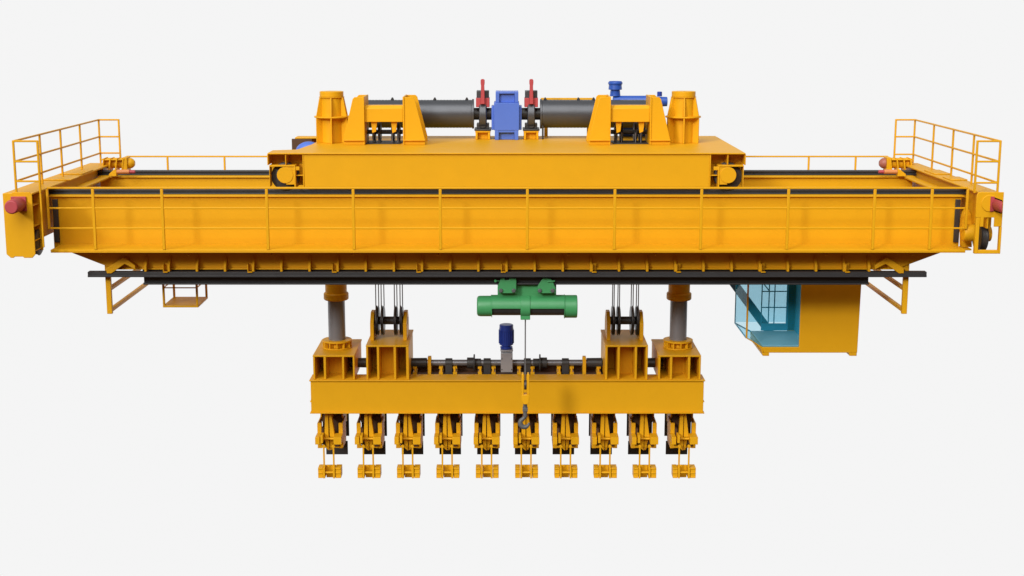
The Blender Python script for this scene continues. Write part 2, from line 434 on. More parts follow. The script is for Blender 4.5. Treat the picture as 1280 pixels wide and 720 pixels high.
# ---- operator cab
Y0c, Y1c = 2.0, 3.95
cx = lambda p: aX(p, 400, Y0c)
xL, xM, xR = cx(933), cx(1000), cx(1075)
xF = cx(955)                                   # where the floor begins
zTop = aZ(330, Y0c); zS = aZ(422.5, Y0c); zFl = aZ(434, Y0c); zBt = aZ(441, Y0c)
xR2 = cx(1073.5)
shell = MB()
shell.prism([(cx(954), zFl), (xM, zFl), (xM, zTop), (xR, zTop), (xR2, zBt), (cx(957), zBt), (cx(956), zBt + .02)], 'y', Y0c, Y0c + .05)
shell.box(xM + .05, xR2 - .05, Y1c - .05, Y1c, zBt, zTop)
shell.box(xL, xR, Y0c + .05, Y1c, zTop - .05, zTop)
shell.prism([(xR - .05, zTop - .05), (xR, zTop - .05), (xR2, zBt), (xR2 - .05, zBt)], 'y', Y0c + .05, Y1c - .05)
shell.prism([(xF - .02, zFl), (xR2 - .05, zFl), (xR2 - .05, zBt), (xF, zBt)], 'y', Y0c + .052, Y1c)
cab = build('operator_cab', shell, YEL, crane)
for p0_, p1_ in ((954, 963), (1063, 1073)):
    build('foot', MB().prism([(cx(p0_), zBt), (cx(p1_), zBt), (cx(p1_), aZ(445, Y0c)), (cx(p0_ + 1), aZ(445, Y0c))], 'y', Y0c, Y1c), YEL, cab)
# curved front sill below the glass
curve = [(933, 422.5), (941, 427.3), (947, 431), (951, 434.5), (953, 437.5), (954, 441)]
top = [(933, 421.3), (941, 425.8), (948, 430.2), (954.5, 434)]
pts = [(cx(a), aZ(b, Y0c)) for a, b in curve] + [(cx(956), zBt)] + [(cx(a), aZ(b, Y0c)) for a, b in top[::-1]]
build('front_sill', MB().prism(pts, 'y', Y0c, Y0c + .06), YEL, cab)
build('corner_post', MB().box(xL, xL + .045, Y0c - .003, Y0c + .05, zS, zTop - .052), YEL, cab)
build('corner_post', MB().box(xL, xL + .03, Y1c - .04, Y1c, zS, zTop - .052), LIN, cab)
build('lower_rail', MB().box(xL, xL + .03, Y0c + .06, Y1c, zS - .02, zS + .012), LIN, cab)
build('lower_rail', MB().bar((xL, Y1c - .02, zS), (xF, Y1c - .02, zFl), .04, .035), LIN, cab)
build('floor_lining', MB().box(xF, xM + .9, Y0c + .07, Y1c - .06, zFl + .002, zFl + .03), CABF, cab)
# glazing
build('window_pane', MB().prism([(xL + .045, zS), (xL + .05, zTop - .052), (xM - .002, zTop - .052), (xM - .002, zFl + .002), (xF - .01, zFl + .004), (xL + .045, zS + .004)], 'y', Y0c + .015, Y0c + .027), GLS, cab, bevel=0)
build('window_pane', MB().box(xL + .004, xL + .014, Y0c + .052, Y1c - .042, zS + .014, zTop - .052), GLS, cab, bevel=0)
build('window_pane', MB().prism([(xL + .003, zS - .024), (xF - .022, zFl + .004), (xF - .022, zFl + .016), (xL + .003, zS - .01)], 'y', Y0c + .065, Y1c - .05), GLS, cab, bevel=0)
# rear wall with window
bx = lambda p: aX(p, 390, Y1c)
zw0, zw1 = aZ(404, Y1c), zTop - .3
w0, w1 = bx(951.5), bx(983)
zfB = zFl + .032
rw_ = MB().box(w0 + .002, w1, Y1c - .05, Y1c - .003, zfB, zw0).box(w1, xM + .7, Y1c - .05 , Y1c - .004, zfB, zTop - .052)
rwall = build('rear_wall', rw_, LIN, cab)
fr = MB()
for p in (951.5, 960.5, 967.5, 983): fr.box(bx(p) - .015, bx(p) + .015, Y1c - .045, Y1c - .01, zw0, zTop - .052)
for q in (364, 384): fr.box(w0 + .015, w1 - .015, Y1c - .04, Y1c - .013, aZ(q, Y1c) - .015, aZ(q, Y1c) + .015)
fr.bar((bx(952), Y1c - .028, aZ(353, Y1c)), (bx(961), Y1c - .028, aZ(364, Y1c)), .03, .03, (0, 1, 0))
build('window_frame', fr, LIN, cab)
build('window_pane', MB().box(xL + .035, w1, Y1c - .008, Y1c + .002, zS + .02, zTop - .052), GLS, cab, bevel=0)
build('partition', MB().box(xM + .25, xM + .29, Y0c + .9, Y1c - .052, zfB, zTop - .052), LIN, cab)
# hangers and diagonal stair stringer behind the cab
build('cab_hanger', MB().box(xL + .1, xL + .25, Y1c - .5, Y1c - .3, zTop, ZB + .6).box(xR - .25, xR - .1, Y1c - .5, Y1c - .3, zTop, ZB + .6).box(xL + .1, xR - .1, Y1c - .5, YK - .3, ZB + .45, ZB + .6), YEL, cab)
Yst = 4.12
build('stair_stringer', MB().bar((aX(912, 347, Yst), Yst, aZ(347, Yst)), (aX(963, 416, Yst), Yst, aZ(416, Yst)), .06, .24, (0, 0, 1)), STAIR, cab)

# ================================================================== TROLLEY
ZT = aZ(191.2, 0); ZTB = aZ(233.8, .03)
Y0t, Y1t = 0.02, 5.15
tr = thing('winch_trolley', (0, 2.5, ZR), 'yellow winch trolley with two dark rope drums and a blue gearbox, on the bridge rails', 'trolley')
xtl, xtr = aX(334.3, 192, 0), aX(932, 192, 0)
xpl, xpr = aX(380, 213, Y0t), aX(887, 213, Y0t)
m = MB()
m.box(xpl, xpr, Y0t + .01, Y0t + .05, ZTB, ZT - .035)                     # front web
m.box(xpl, xpl + .04, Y0t + .05, .55, ZTB, ZT - .035).box(xpr - .04, xpr, Y0t + .05, .55, ZTB, ZT - .035)
m.box(xtl, xtr, .55, .59, ZTB + .25, ZT - .035)                              # inner web of the front beam
m.box(xtl + .9, xtr - .9, Y1t - .5, Y1t - .46, ZTB, ZT - .035)
m.box(xtl + .1, xtr - .05, Y1t - .06, Y1t - .02, ZTB + .2, ZT - .035)
frame = build('trolley_frame', m, YEL, tr)
xcut = aX(389, 180, 2.4)
pts = [(xtl, Y0t - .03), (xtr, Y0t - .03), (xtr, Y1t), (xtl, Y1t), (xtl, Y1t - .55), (xcut + .1, Y1t - .55), (xcut, 2.4), (aX(371, 186.5, .95), .95), (xtl, .75)]
build('deck_plate', MB().prism(pts, 'z', ZT - .035, ZT), YEL, frame)
# rear left bracket box holding the travel motor
bx0, bx1 = aX(368, 178, 5.1), aX(393, 178, 5.1)
m = MB().box(bx0, bx1, Y1t - .55, Y1t - .5, ZT - .45, ZT - .037)
build('motor_bracket', m, SHADE_BROWN, frame)
mz = ZT - .30
m = MB().dome((aX(386, 184, 3.2), 3.2, mz + .02), .29, (1.25, .9, 1)).cyl((aX(386, 184, 3.2), 3.2, mz), (aX(405, 184, 3.2), 3.2, mz), .26, 28)
build('travel_motor', m, BLU, frame)
# end boxes with wheels
for s, o_, i_, r_, f0, f1, c in ((1, 334.3, 380, 357, 336.8, 369.5, 356.5), (-1, 932, 887, 910, 929.5, 897.5, 910)):
    xo, xi = aX(o_, 213, Y0t), aX(i_, 213, Y0t)
    zs = aZ(206.5, Y0t)
    m = MB()
    m.box(min(xo, xo + s * .03), max(xo, xo + s * .03), Y0t, .55, zs, ZT - .035)
    xr = aX(r_, 200, Y0t); m.box(xr - .012, xr + .012, Y0t, .55, zs, ZT - .035)
    xf = aX(f1, 213, Y0t)
    m.box(min(xi, xf), max(xi, xf), Y0t + .02, .55, aZ(219.5, Y0t) - .01, aZ(219.5, Y0t) + .01)
    m.box(min(xi, xi - s * .03), max(xi, xi - s * .03), Y0t - .005, Y0t + .05, ZTB, ZT - .037)
    m.box(min(xi, xf), max(xi, xf), .45, .5, ZTB, zs)
    m.box(min(xo, xi), max(xo, xi), .5, .555, zs, ZT - .037)
    bxo = build('end_box', m, YEL, frame)
    # square wheel housing frame
    xa, xb = sorted((aX(f0, 220, Y0t - .04), aX(f1, 220, Y0t - .04)))
    z0, z1 = aZ(233.4, Y0t - .04), aZ(206.6, Y0t - .04)
    t = .035
    m = MB().box(xa, xb, Y0t - .05, .5, z1 - t, z1)
    if s > 0: m.box(xb - t, xb, Y0t - .05, .5, z0 - .04, z1 - t).box(xa, xa + .014, Y0t - .05, .3, z0, z1 - t)
    else: m.box(xa, xa + t, Y0t - .05, .5, z0 - .04, z1 - t).box(xb - .014, xb, Y0t - .05, .3, z0, z1 - t)
    xc, zc = aX(c, 219, Y0t), aZ(218.8, Y0t)
    m.cyl((xc, Y0t - .045, zc), (xc, Y0t + .1, zc), .20, 36)
    if s > 0: m.box(xc + .02, xb - t, Y0t - .03, Y0t + .02, z0 + .05, zc + .12)
    else: m.box(xa + t, xc - .02, Y0t - .03, Y0t + .02, z0 + .05, zc + .12)
    m.box(min(xc - s * .02, xc - s * .02 + s * .38), max(xc - s * .02, xc - s * .02 + s * .38), Y0t - .031, Y0t + .02, zc + .12, z1 - t)
    build('wheel_housing', m, YEL, frame)
    for y in (.18, YK - .10):
        ww = build('trolley_wheel', MB().lathe((xc - s * .03, y - .02, ZR + .315), (xc - s * .03, y + .24, ZR + .315), [(0, .25), (.02, .34), (.04, .35), (.06, .313), (.2, .313), (.22, .35), (.26, .3)], 40), DRK, frame)
# guide towers
YT = 3.02
SL = []
for cpx in (415.2, 853.8):
    xt = aX(cpx, 150, YT)
    zr1, zr2 = aZ(147, YT - .45), aZ(121.5, YT - .3)
    r0, r1, rt = .455, .455, .30
    seg = 12
    m = MB()
    m.cyl((xt, YT, ZT + .002), (xt, YT, zr2), .30, 32)
    tw = build('guide_tower', m, YEL, tr)
    m = MB().cyl((xt, YT, zr2 + .002), (xt, YT, zr2 + .14), .315, 32)
    m.cyl((xt, YT, zr2 - .02), (xt, YT, zr2), .34, 32)
    build('tower_cap', m, YEL, tw)
    m = MB().lathe((xt, YT, zr1 - .025), (xt, YT, zr1 + .015), [(0, .475), (.04, .475)], 24)
    build('ring_flange', m, YEL, tw)
    for k in range(6):
        a = -math.pi / 2 + k * math.pi / 3 + (.06 if xt < 0 else -.06)
        d = Vector((math.cos(a), math.sin(a), 0)); c = Vector((xt, YT, 0))
        n = Vector((-d.y, d.x, 0)) * .018
        prof = [(.287, ZT + .002), (.47, ZT + .002), (.47, zr1 - .027), (.287, zr1 - .027)]
        prof2 = [(.287, zr1 + .017), (.465, zr1 + .017), (.36, zr2 - .022), (.287, zr2 - .022)]
        m = MB()
        for pr in (prof, prof2):
            A = [m.bm.verts.new(c + d * q + n + Vector((0, 0, z))) for q, z in pr]
            B = [m.bm.verts.new(c + d * q - n + Vector((0, 0, z))) for q, z in pr]
            m.bm.faces.new(A); m.bm.faces.new(B[::-1])
            for i in range(4): m.bm.faces.new((A[i], B[i], B[(i + 1) % 4], A[(i + 1) % 4]))
        build('tower_rib', m, YEL, tw, bevel=.006)
    # sleeve hanging under the trolley
    m = MB().cyl((xt, YT, aZ(372, YT)), (xt, YT, ZT - .1), .292, 36)
    build('guide_sleeve', m, YEL, tr)
    m = MB().lathe((xt, YT, aZ(377, YT - .3)), (xt, YT, aZ(366.5, YT - .3)), [(0, .315), (.03, .338), (.17, .338), (.2, .315)], 36)
    build('sleeve_collar', m, YEL, tr)
    SL.append(xt)
# A frames with cross girder and sheaves
YA0, YA1 = 2.2, 3.35
DRM = 4.30
zdr = aZ(142.3, DRM)
shX = {0: (472, 478.7, 495, 502), 1: (765.5 + 0.8, 773, 789.8, 796.3)}
for side, (l0, l1, l2, l3, r0, r1, r2, r3) in enumerate(((428.5, 455.5, 441, 455.5, 503.5, 531, 503.5, 518.5), (736.5, 763.5, 748.5, 763.5, 812.5, 838.5, 812.5, 826))):
    zb_, zt_ = ZT + .002, aZ(121.5, YA0)
    af = None
    for q, (b0, b1, t0, t1) in enumerate(((l0, l1, l2, l3), (r0, r1, r2, r3))):
        X = lambda p: aX(p, 150, YA0)
        m = MB()
        zc = zb_ + .14
        inn = X(b1) if q == 0 else X(b0)
        outb = X(b0) if q == 0 else X(b1)
        outt = X(t0) if q == 0 else X(t1)
        sg = 1 if q == 0 else -1
        chamf = .05
        m.prism([(outb, zb_), (inn, zb_), (inn, zt_), (outt + sg * chamf, zt_), (outt, zt_ - chamf), (outb, zc)], 'y', YA0 + .03, YA0 + .07)
        m.prism([(outb, zb_), (inn, zb_), (inn, zt_), (outt + sg * chamf, zt_), (outt, zt_ - chamf), (outb, zc)], 'y', YA1, YA1 + .04)
        # side plate towards the sheaves, following depth
        m.box(min(inn, inn - sg * .04), max(inn, inn - sg * .04), YA0, YA1 + .003, zb_, zt_ + .01)
        m.box(min(outb, inn), max(outb, inn), YA0 - .04, YA0 + .03, zc - .03, zc)
        if af is None: af = build('sheave_frame', m, YEL, tr)
        else: build('side_frame', m, YEL, af)
    X = lambda p: aX(p, 142, YA0 + .1)
    z0, z1 = aZ(152.5, YA0 + .1), aZ(132, YA0 + .1)
    m = MB().prism([(YA0 + .1, z0), (YA0 + .5, z0), (YA0 + .5, z1), (YA0 + .18, z1), (YA0 + .1, z1 - .08)], 'x', X(l1) + .002, X(r0) - .002)
    build('cross_girder', m, YEL, af)
    # sheave hangers
    for p in ((467.5, 492.5) if side == 0 else (772.5, 801)):
        xh = aX(p, 155, YA0 + .3)
        m = MB().prism([(xh - .07, z0 - .002), (xh + .09, z0 - .002), (xh + .06, z0 - .26), (xh - .04, z0 - .30)], 'y', YA0 + .2, YA0 + .24)
        build('hanger_plate', m, YEL, af)
    for p in shX[side]:
        xh = aX(p, 400, YT) if True else 0
        build('sheave', MB().lathe((xh - .035, YT, ZT + .28), (xh + .035, YT, ZT + .28), [(0, .27), (.015, .27), (.03, .23), (.04, .23), (.055, .27), (.07, .27)], 32), DRK, af)
    m = MB().cyl((aX(l1, 165, YT), YT, ZT + .28), (aX(r0, 165, YT), YT, ZT + .28), .06, 16)
    build('sheave_axle', m, DRK, af)
    m = MB().box(aX(l1 + 2, 178, 2.7), aX(r0 - 2, 178, 2.7), YA0 + .25, YA1 + .05, ZT + .004, ZT + .02)
    build('slot_shade_sheet', m, DRK, af)  # dark sheet lying on the deck, stands for the shade of an opening
    # drum
    d0, d1 = (458, 592.5) if side == 0 else (675, 817)
    xa, xb = aX(d0, 142, DRM), aX(d1, 142, DRM)
    L = xb - xa
    prof = [(0, .36), (.0, .405), (.05, .405), (.05, .385)]
    n = 64
    for k in range(n + 1):
        t = .06 + (L - .12) * k / n
        prof.append((t, .385 if k % 2 else .379))
    prof += [(L - .05, .385), (L - .05, .405), (L, .405), (L, .36)]
    dr = build('rope_drum', MB().lathe((xa, DRM, zdr), (xb, DRM, zdr), prof, 48), IRON, tr, bevel=0)
    for p in ((490.5, 543.5, 583.5) if side == 0 else (681.5, 723, 742)):
        xk = aX(p, 125, DRM)
        build('rope_clip', MB().prism([(xk - .05, zdr + .38), (xk + .05, zdr + .38), (xk + .015, zdr + .45), (xk - .015, zdr + .45)], 'y', DRM - .05, DRM + .05), DRK, dr)
    # outer bearing stand
    xo = xa - .05 if side == 0 else xb + .05
    m = MB().prism([(xo - .05, ZT), (xo + .05, ZT), (xo + .05, zdr + .1), (xo - .05, zdr + .1)], 'y', DRM - .2, DRM + .2)
    build('bearing_stand', m, YEL, tr)
# gearbox
Yg = 3.75
def gr(p0, p1, q0, q1): return aR(p0, p1, q0, q1, Yg)
m = MB()
x0, x1, z0, z1 = gr(617.5, 649, 128.5, 163); m.box(x0, x1, Yg, Yg + .9, z0, z1)
x0b, x1b, z0b, z1b = gr(619.5, 648, 115, 128.5)
m.box(x0b, x0b + .1, Yg + .03, Yg + .85, z1 + .002, z1b).box(x1b - .1, x1b, Yg + .03, Yg + .85, z1 + .002, z1b)
m.box(x0b + .1, x1b - .1, Yg + .12, Yg + .85, z1 + .002, z1b - .003).box(x0b + .1, x1b - .1, Yg + .03, Yg + .12, z1b - .05, z1b - .002)
m.box(x0 + .02, x0 + .13, Yg + .003, Yg + .9, ZT + .002, z0).box(x1 - .13, x1 - .02, Yg + .003, Yg + .9, ZT + .002, z0)
m.box(x0 + .13, x1 - .13, Yg + .12, Yg + .9, ZT + .002, z0 - .002)
m.box(x0 + .13, x1 - .13, Yg + .01, Yg + .12, z0 - .06, z0 - .002)
m.box(x0 - .07, x0, Yg + .15, Yg + .75, z0, z1 - .1).box(x1, x1 + .07, Yg + .15, Yg + .75, z0, z1 - .1)
build('gearbox', m, BLU, tr)
# drive shaft pieces, brakes and pedestals
for s, cpx, e0, e1 in ((-1, 603.5, 593, 617), (1, 664, 649.5, 675)):
    xc = aX(cpx, 145, 4.0)
    xa, xb = aX(e0, 145, 4.2), aX(e1, 145, 4.2)
    sh = build('drive_shaft', MB().cyl((xa - .05, DRM, zdr), (xb + .05, DRM, zdr), .165, 28), DRK, tr)
    wdisc = .105
    m = MB().lathe((xc - wdisc, 4.25, zdr - .02), (xc + wdisc, 4.25, zdr - .02), [(0, .36), (.02, .40), (.19, .40), (.21, .36)], 40)
    build('brake_disc', m, IRON, tr)
    bz = aZ(128.5, 4.0)
    br_ = MB()
    br_.box(xc - .17, xc + .17, 4.05, 4.4, aZ(127, 4.0), aZ(113.5, 4.0))
    bk = build('brake_unit', br_, IRON, tr)
    m = MB().box(xc - .185, xc - .05, 3.98, 4.42, aZ(134, 4.0), aZ(122.5, 4.0)).box(xc + .05, xc + .185, 3.98, 4.42, aZ(134, 4.0), aZ(122.5, 4.0))
    build('brake_shoe', m, RED, bk)
    m = MB().prism([(xc - .055, aZ(130, 3.95)), (xc + .055, aZ(130, 3.95)), (xc + .05, aZ(114, 3.95)), (xc + .045, aZ(107, 3.95)), (xc + .055, aZ(104, 3.95)), (xc + .055, aZ(100, 3.95)), (xc + .03, aZ(98.8, 3.95)), (xc - .03, aZ(98.8, 3.95)), (xc - .055, aZ(100, 3.95)), (xc - .055, aZ(104, 3.95)), (xc - .045, aZ(107, 3.95))], 'y', 3.88, 3.98)
    build('brake_lever', m, RED, bk)
    zp = aZ(163.5, 3.9)
    m = MB().box(xc - .17, xc + .17, 4.02, 4.5, zp + .05, zdr - .25).cyl((xc, 3.98, zp + .16), (xc, 4.02, zp + .16), .1, 18)
    m.box(xc - .23, xc + .23, 3.88, 4.6, zp + .002, zp + .05)
    build('bearing_block', m, DRK, tr)
    m = MB().box(xc - .21, xc + .21, 3.9, 4.6, zp - .05, zp).box(xc - .20, xc - .14, 3.9, 4.6, ZT + .002, zp - .05).box(xc + .14, xc + .20, 3.9, 4.6, ZT + .002, zp - .05)
    m.box(xc - .14, xc + .14, 4.05, 4.6, ZT + .002, zp - .052)
    build('pedestal', m, YEL, tr)
build('support_pin', MB().cyl((aX(678.5, 165, 4.0), 4.0, ZT), (aX(678.5, 165, 4.0), 4.0, zdr - .3), .025, 10), DRK, tr)
# motor and pale beam behind the right drum
Yb = 5.0
x0, x1, z0, z1 = aR(676, 743, 122.5, 132, Yb)
m = MB().box(x0, x1, Yb, Yb + .12, z0, z1).box(x0 + .1, x0 + .2, Yb + .02, Yb + .1, ZT, z0).box(x1 - .2, x1 - .1, Yb + .02, Yb + .1, ZT, z0)
build('rear_beam', m, YEL, tr)
x0, x1 = aX(766, 124, Yb), aX(834, 124, Yb); zc = aZ(127, Yb)
m = MB().lathe((x0, Yb, zc), (x1, Yb, zc), [(0, .13), (.03, .165), (.9, .165), (.93, .18), (1.0, .18), (1.03, .15), (x1 - x0, .13)], 32)
m.box(x0 + .2, x1 - .3, Yb - .12, Yb + .12, ZT, zc)
hm = build('hoist_motor', m, BRT, tr)
xs = aX(769, 115, Yb)
m = MB().lathe((xs, Yb, zc + .15), (xs, Yb, aZ(112, Yb)), [(0, .15), (.2, .13), (.24, .14), (.30, .15), (.33, .2), (.38, .2), (.42, .17), (aZ(112, Yb) - zc - .15, .19)], 24)
build('terminal_head', m, BRT, hm)
xs = aX(824.5, 117, Yb)
build('terminal_head', MB().lathe((xs, Yb, zc + .15), (xs, Yb, aZ(115, Yb)), [(0, .07), (.12, .07), (.13, .05), (aZ(115, Yb) - zc - .15, .05)], 16), NAVY, hm)

# ============================================================= LIFTING BEAM
YL0, YL1 = 2.0, 4.0
ZLT, ZLB = aZ(475.3, YL0), aZ(517, YL0)
lb = thing('lifting_beam', (0, 3.0, ZLB), 'yellow lifting beam hanging under the bridge on ropes and two grey guide columns', 'lifting beam')
xa, xb = aX(387, 497, YL0), aX(881, 497, YL0)
m = MB()
m.box(xa + .03, xb - .03, YL0 + .03, YL0 + .62, ZLB + .03, ZLT - .03)
m.box(xa + .03, xb - .03, YL1 - .62, YL1 - .03, ZLB + .03, ZLT - .45)
m.box(xa, xb, YL0 + .05, YL1 - .05, ZLB + .3, ZLB + .33)
bm_ = build('box_beam', m, YEL, lb)
m = MB().box(xa, xb, YL0 - .02, YL0 + .66, ZLT - .03, ZLT)
build('top_flange', m, YEL, bm_)
build('bottom_flange', MB().box(xa, xb, YL0 - .02, YL0 + .66, ZLB, ZLB + .03).box(xa, xb, YL1 - .64, YL1, ZLB, ZLB + .03), YEL, bm_)
xs0, xs1 = aX(511, 465, 2.8), aX(757, 465, 2.8)
build('deck_plate', MB().box(xs0, xs1, YL0 + .665, 3.3, ZLT - .09, ZLT - .06), SHADE_BROWN, bm_)
build('rear_plate', MB().box(xs0, xs1, 3.3, 3.34, ZLT - .42, aZ(457.2, 3.3)), SHADE_BROWN, bm_)  # yellow plate in shade, its darkness set by the brown colour

def block(p0, p1, ribs, zf, name):
    """ribbed box standing on the beam; p0..p1 photo columns of its front edge"""
    y0, y1 = YL0 + .04, YL0 + 2.02
    x0, x1 = aX(p0, zf + 12, y0), aX(p1, zf + 12, y0)
    zt_ = aZ(zf, y0)
    m = MB()
    m.box(x0 + .02, x1 - .02, y0 + 1.25, y1, ZLT + .002, zt_ - .045)
    ia, ib = aX(ribs[1][1], zf + 12, y0) + .002, aX(ribs[2][0], zf + 12, y0) - .002
    m.box(ia, ib, y0 + .62, y0 + 1.25, ZLT + .002, zt_ - .047)
    b = build(name, m, YEL, lb)
    build('cover_plate', MB().box(x0, x1, y0, y1, zt_ - .045, zt_), YEL, b)
    for r0, r1 in ribs:
        a_, b_ = aX(r0, zf + 12, y0), aX(r1, zf + 12, y0)
        build('stiffener', MB().box(a_, b_, y0 + .005, y0 + 1.247, ZLT + .002, zt_ - .047), YEL, b)
    build('foot_plate', MB().box(x0 + .01, x1 - .01, y0 + .02, y0 + 1.26, ZLT + .001, ZLT + .02), YEL, b)
    return b, x0, x1, y0, y1, zt_
for side in (0, 1):
    if side == 0:
        b = block(391, 443.3, ((391.3, 393.7), (404.5, 407.5), (427.5, 430.2), (441, 443.3)), 444.3, 'column_base')
    else:
        b = block(823, 876.2, ((823, 825.6), (837.5, 840.5), (860, 863), (873.8, 876.2)), 444.3, 'column_base')
    base, x0, x1, y0, y1, zt_ = b
    xt = SL[side]
    m = MB().cyl((xt, YT, zt_ + .1), (xt, YT, aZ(340, YT)), .232, 36)
    build('guide_column', m, TUBE, lb, label='plain grey steel guide column')
    m = MB().cyl((xt, YT, zt_ + .001), (xt, YT, zt_ + .03), .405, 36).cyl((xt, YT, zt_ + .175), (xt, YT, zt_ + .225), .405, 36).cyl((xt, YT, zt_ + .03), (xt, YT, zt_ + .175), .25, 28)
    fl = build('column_flange', m, YEL, base)
    for k in range(12):
        a = k * math.pi / 6 + .1
        p = Vector((xt + .3 * math.cos(a), YT + .3 * math.sin(a), zt_ + .1)); q = Vector((xt + .395 * math.cos(a), YT + .395 * math.sin(a), zt_ + .1))
        build('flange_rib', MB().bar(p, q, .03, .145), YEL, base, bevel=.004)
    # pulley block
    if side == 0:
        b = block(457.3, 511, ((457.5, 460), (471, 474), (492, 495), (507.5, 511)), 431.8, 'pulley_base')
    else:
        b = block(756.5, 810, ((756.5, 759.5), (772, 775), (793.5, 796.5), (807.3, 810)), 431.8, 'pulley_base')
    base, x0, x1, y0, y1, zt_ = b
    zs = aZ(400.5, YT)
    cheeks = ((464, 467.5), (503.5, 510)) if side == 0 else ((757.5, 763), (799, 803.5))
    for c0, c1 in cheeks:
        a_, b_ = aX(c0, 410, 2.8), aX(c1, 410, 2.8)
        mid = (a_ + b_) / 2
        m = MB().prism([(YT - .42, zt_ + .002), (YT + .42, zt_ + .002), (YT + .42, zs), (YT + .15, zs + .27), (YT - .15, zs + .27), (YT - .42, zs)], 'x', mid - .05, mid + .05)
        build('cheek_plate', m, YEL, base)
    for p in shX[side]:
        xh = aX(p, 400, YT)
        m = MB().lathe((xh - .04, YT, zs), (xh + .04, YT, zs), [(0, .3), (0, .38), (.012, .41), (.024, .41), (.034, .37), (.046, .37), (.056, .41), (.068, .41), (.08, .38), (.08, .3)], 44)
        build('sheave', m, SHV, base, bevel=0)
    build('sheave_axle', MB().cyl((aX(cheeks[0][0], 400, YT), YT, zs), (aX(cheeks[1][1], 400, YT), YT, zs), .11, 24), DRK, base)
# ---- shaft line along the middle of the beam
YS = 2.98
zsft = aZ(453.3, YS)
SX = lambda p: aX(p, 455, YS)
def sl(a, b, r, y=YS, z=None): return MB().cyl((SX(a), y, zsft if z is None else z), (SX(b), y, zsft if z is None else z), r, 28)
build('cross_shaft', sl(530, 738, .085), SHAFT, lb)
for a, b in ((438.5, 461.5), (514.2, 534), (733, 752.8), (805.5, 828.5)):
    build('shaft_cover', MB().lathe((SX(a), YS, zsft), (SX(b), YS, zsft), [(0, .13), (SX(b) - SX(a) - .02, .135), (SX(b) - SX(a), .12)], 28), DRK, lb)
for a, b in ((535, 539.2), (728, 732.2)):
    x0, x1 = SX(a), SX(b)
    build('bearing_plate', MB().prism([(YS - .2, ZLT - .06), (YS + .2, ZLT - .06), (YS + .16, zsft + .1), (YS + .08, zsft + .18), (YS - .08, zsft + .18), (YS - .16, zsft + .1)], 'x', x0, x1), YEL, lb)
for a, b in ((556.8, 565.5), (604.5, 613.5), (654.8, 663.5), (702.3, 711)):
    m = sl(a, b, .125); m.box(SX(a), SX(b), YS - .12, YS + .12, ZLT - .06, zsft)
    build('shaft_bearing', m, DRK, lb)
for s, p in ((1, 592.8), (-1, 674.8)):
    m = sl(p - .9, p + .9, .235); m2 = (p - 9, p - .9) if s > 0 else (p + .9, p + 9)
    a, b = m2; m.cyl((SX(a), YS, zsft), (SX(b), YS, zsft), .145, 28)
    a, b = (p + .9, p + 8.5) if s > 0 else (p - 8.5, p - .9)
    m.cyl((SX(a), YS, zsft), (SX(b), YS, zsft), .115, 24)
    build('shaft_coupling', m, DRK, lb)
for p, s in ((551.5, 1), (569, -1), (600, 1), (617, -1), (649, 1), (665.5, -1), (698.5, 1), (714.5, -1), (519, 1), (748, -1)):
    x = SX(p); w = .055
    m = MB().box(x - w, x + w, 2.78, 3.25, ZLT - .058, ZLT + .02).box(x + s * w * .2 - .025, x + s * w * .2 + .025, 2.80, 3.2, ZLT + .02, ZLT + .15).box(x - w, x + w, 2.84, 2.98, ZLT + .10, ZLT + .16)
    build('foot_bracket', m, YEL, lb, bevel=.006)
# ---- blue motor on a silver gear plate
ym = 2.72
x0, x1, z0, z1 = aR(626, 640.8, 437.5, 465.5, ym)
mp = build('gear_plate', MB().box(x0, x1, ym, ym + .28, z0, z1 - .09).box(x0 - .01, x1 + .01, ym - .02, ym + .3, z1 - .04, z1), SILV, lb)
m = MB()
for dx in (.025, x1 - x0 - .025):
    for dz in (.06, .28, .42): m.cyl((x0 + dx, ym - .008, z0 + dz), (x0 + dx, ym + .001, z0 + dz), .014, 10)
build('bolt', m, DRK, mp, bevel=0) if False else None
for dx in (.03, x1 - x0 - .03):
    for dz in (.08, .38): build('bolt', MB().cyl((x0 + dx, ym - .012, z0 + dz), (x0 + dx, ym + .001, z0 + dz), .016, 10), DRK, mp, bevel=0)
xm = (x0 + x1) / 2 - .01
zm0, zm1 = z1 + .002, aZ(405.5, ym + .15)
m = MB().lathe((xm, ym + .16, zm0), (xm, ym + .16, zm1), [(0, .15), (.03, .17), (.06, .17), (.07, .13), (.1, .13), (.12, .19), (.3, .195), (zm1 - zm0 - .1, .195), (zm1 - zm0 - .1, .19), (zm1 - zm0 - .015, .19), (zm1 - zm0, .17)], 36)
mot = build('shaft_motor', m, NAVY, lb)
m = MB()
for k in range(24):
    a = 2 * math.pi * k / 24
    m.bar((xm + .195 * math.cos(a), ym + .16 + .195 * math.sin(a), zm0 + .16), (xm + .195 * math.cos(a), ym + .16 + .195 * math.sin(a), zm1 - .15), .012, .03, (math.cos(a), math.sin(a), 0))
build('cooling_fins', m, NAVY, mot, bevel=0)

# ============================================================ HOIST ROPES
zlow = aZ(400.5, YT)
zup = ZT + .28
for side, word in ((0, 'left'), (1, 'right')):
    for p in shX[side]:
        xh = aX(p, 400, YT)
        for s in (-1, 1):
            o = build('wire_rope', MB().cyl((xh + s * .006, YT + s * .375, zlow), (xh + s * .006, YT + s * .25, zup), .014, 8), ROPE, None, bevel=0)
            tag(o, 'thin steel rope running up from the sheaves of the %s pulley block into the trolley' % word, 'rope', 'ropes above the %s pulley block' % word)

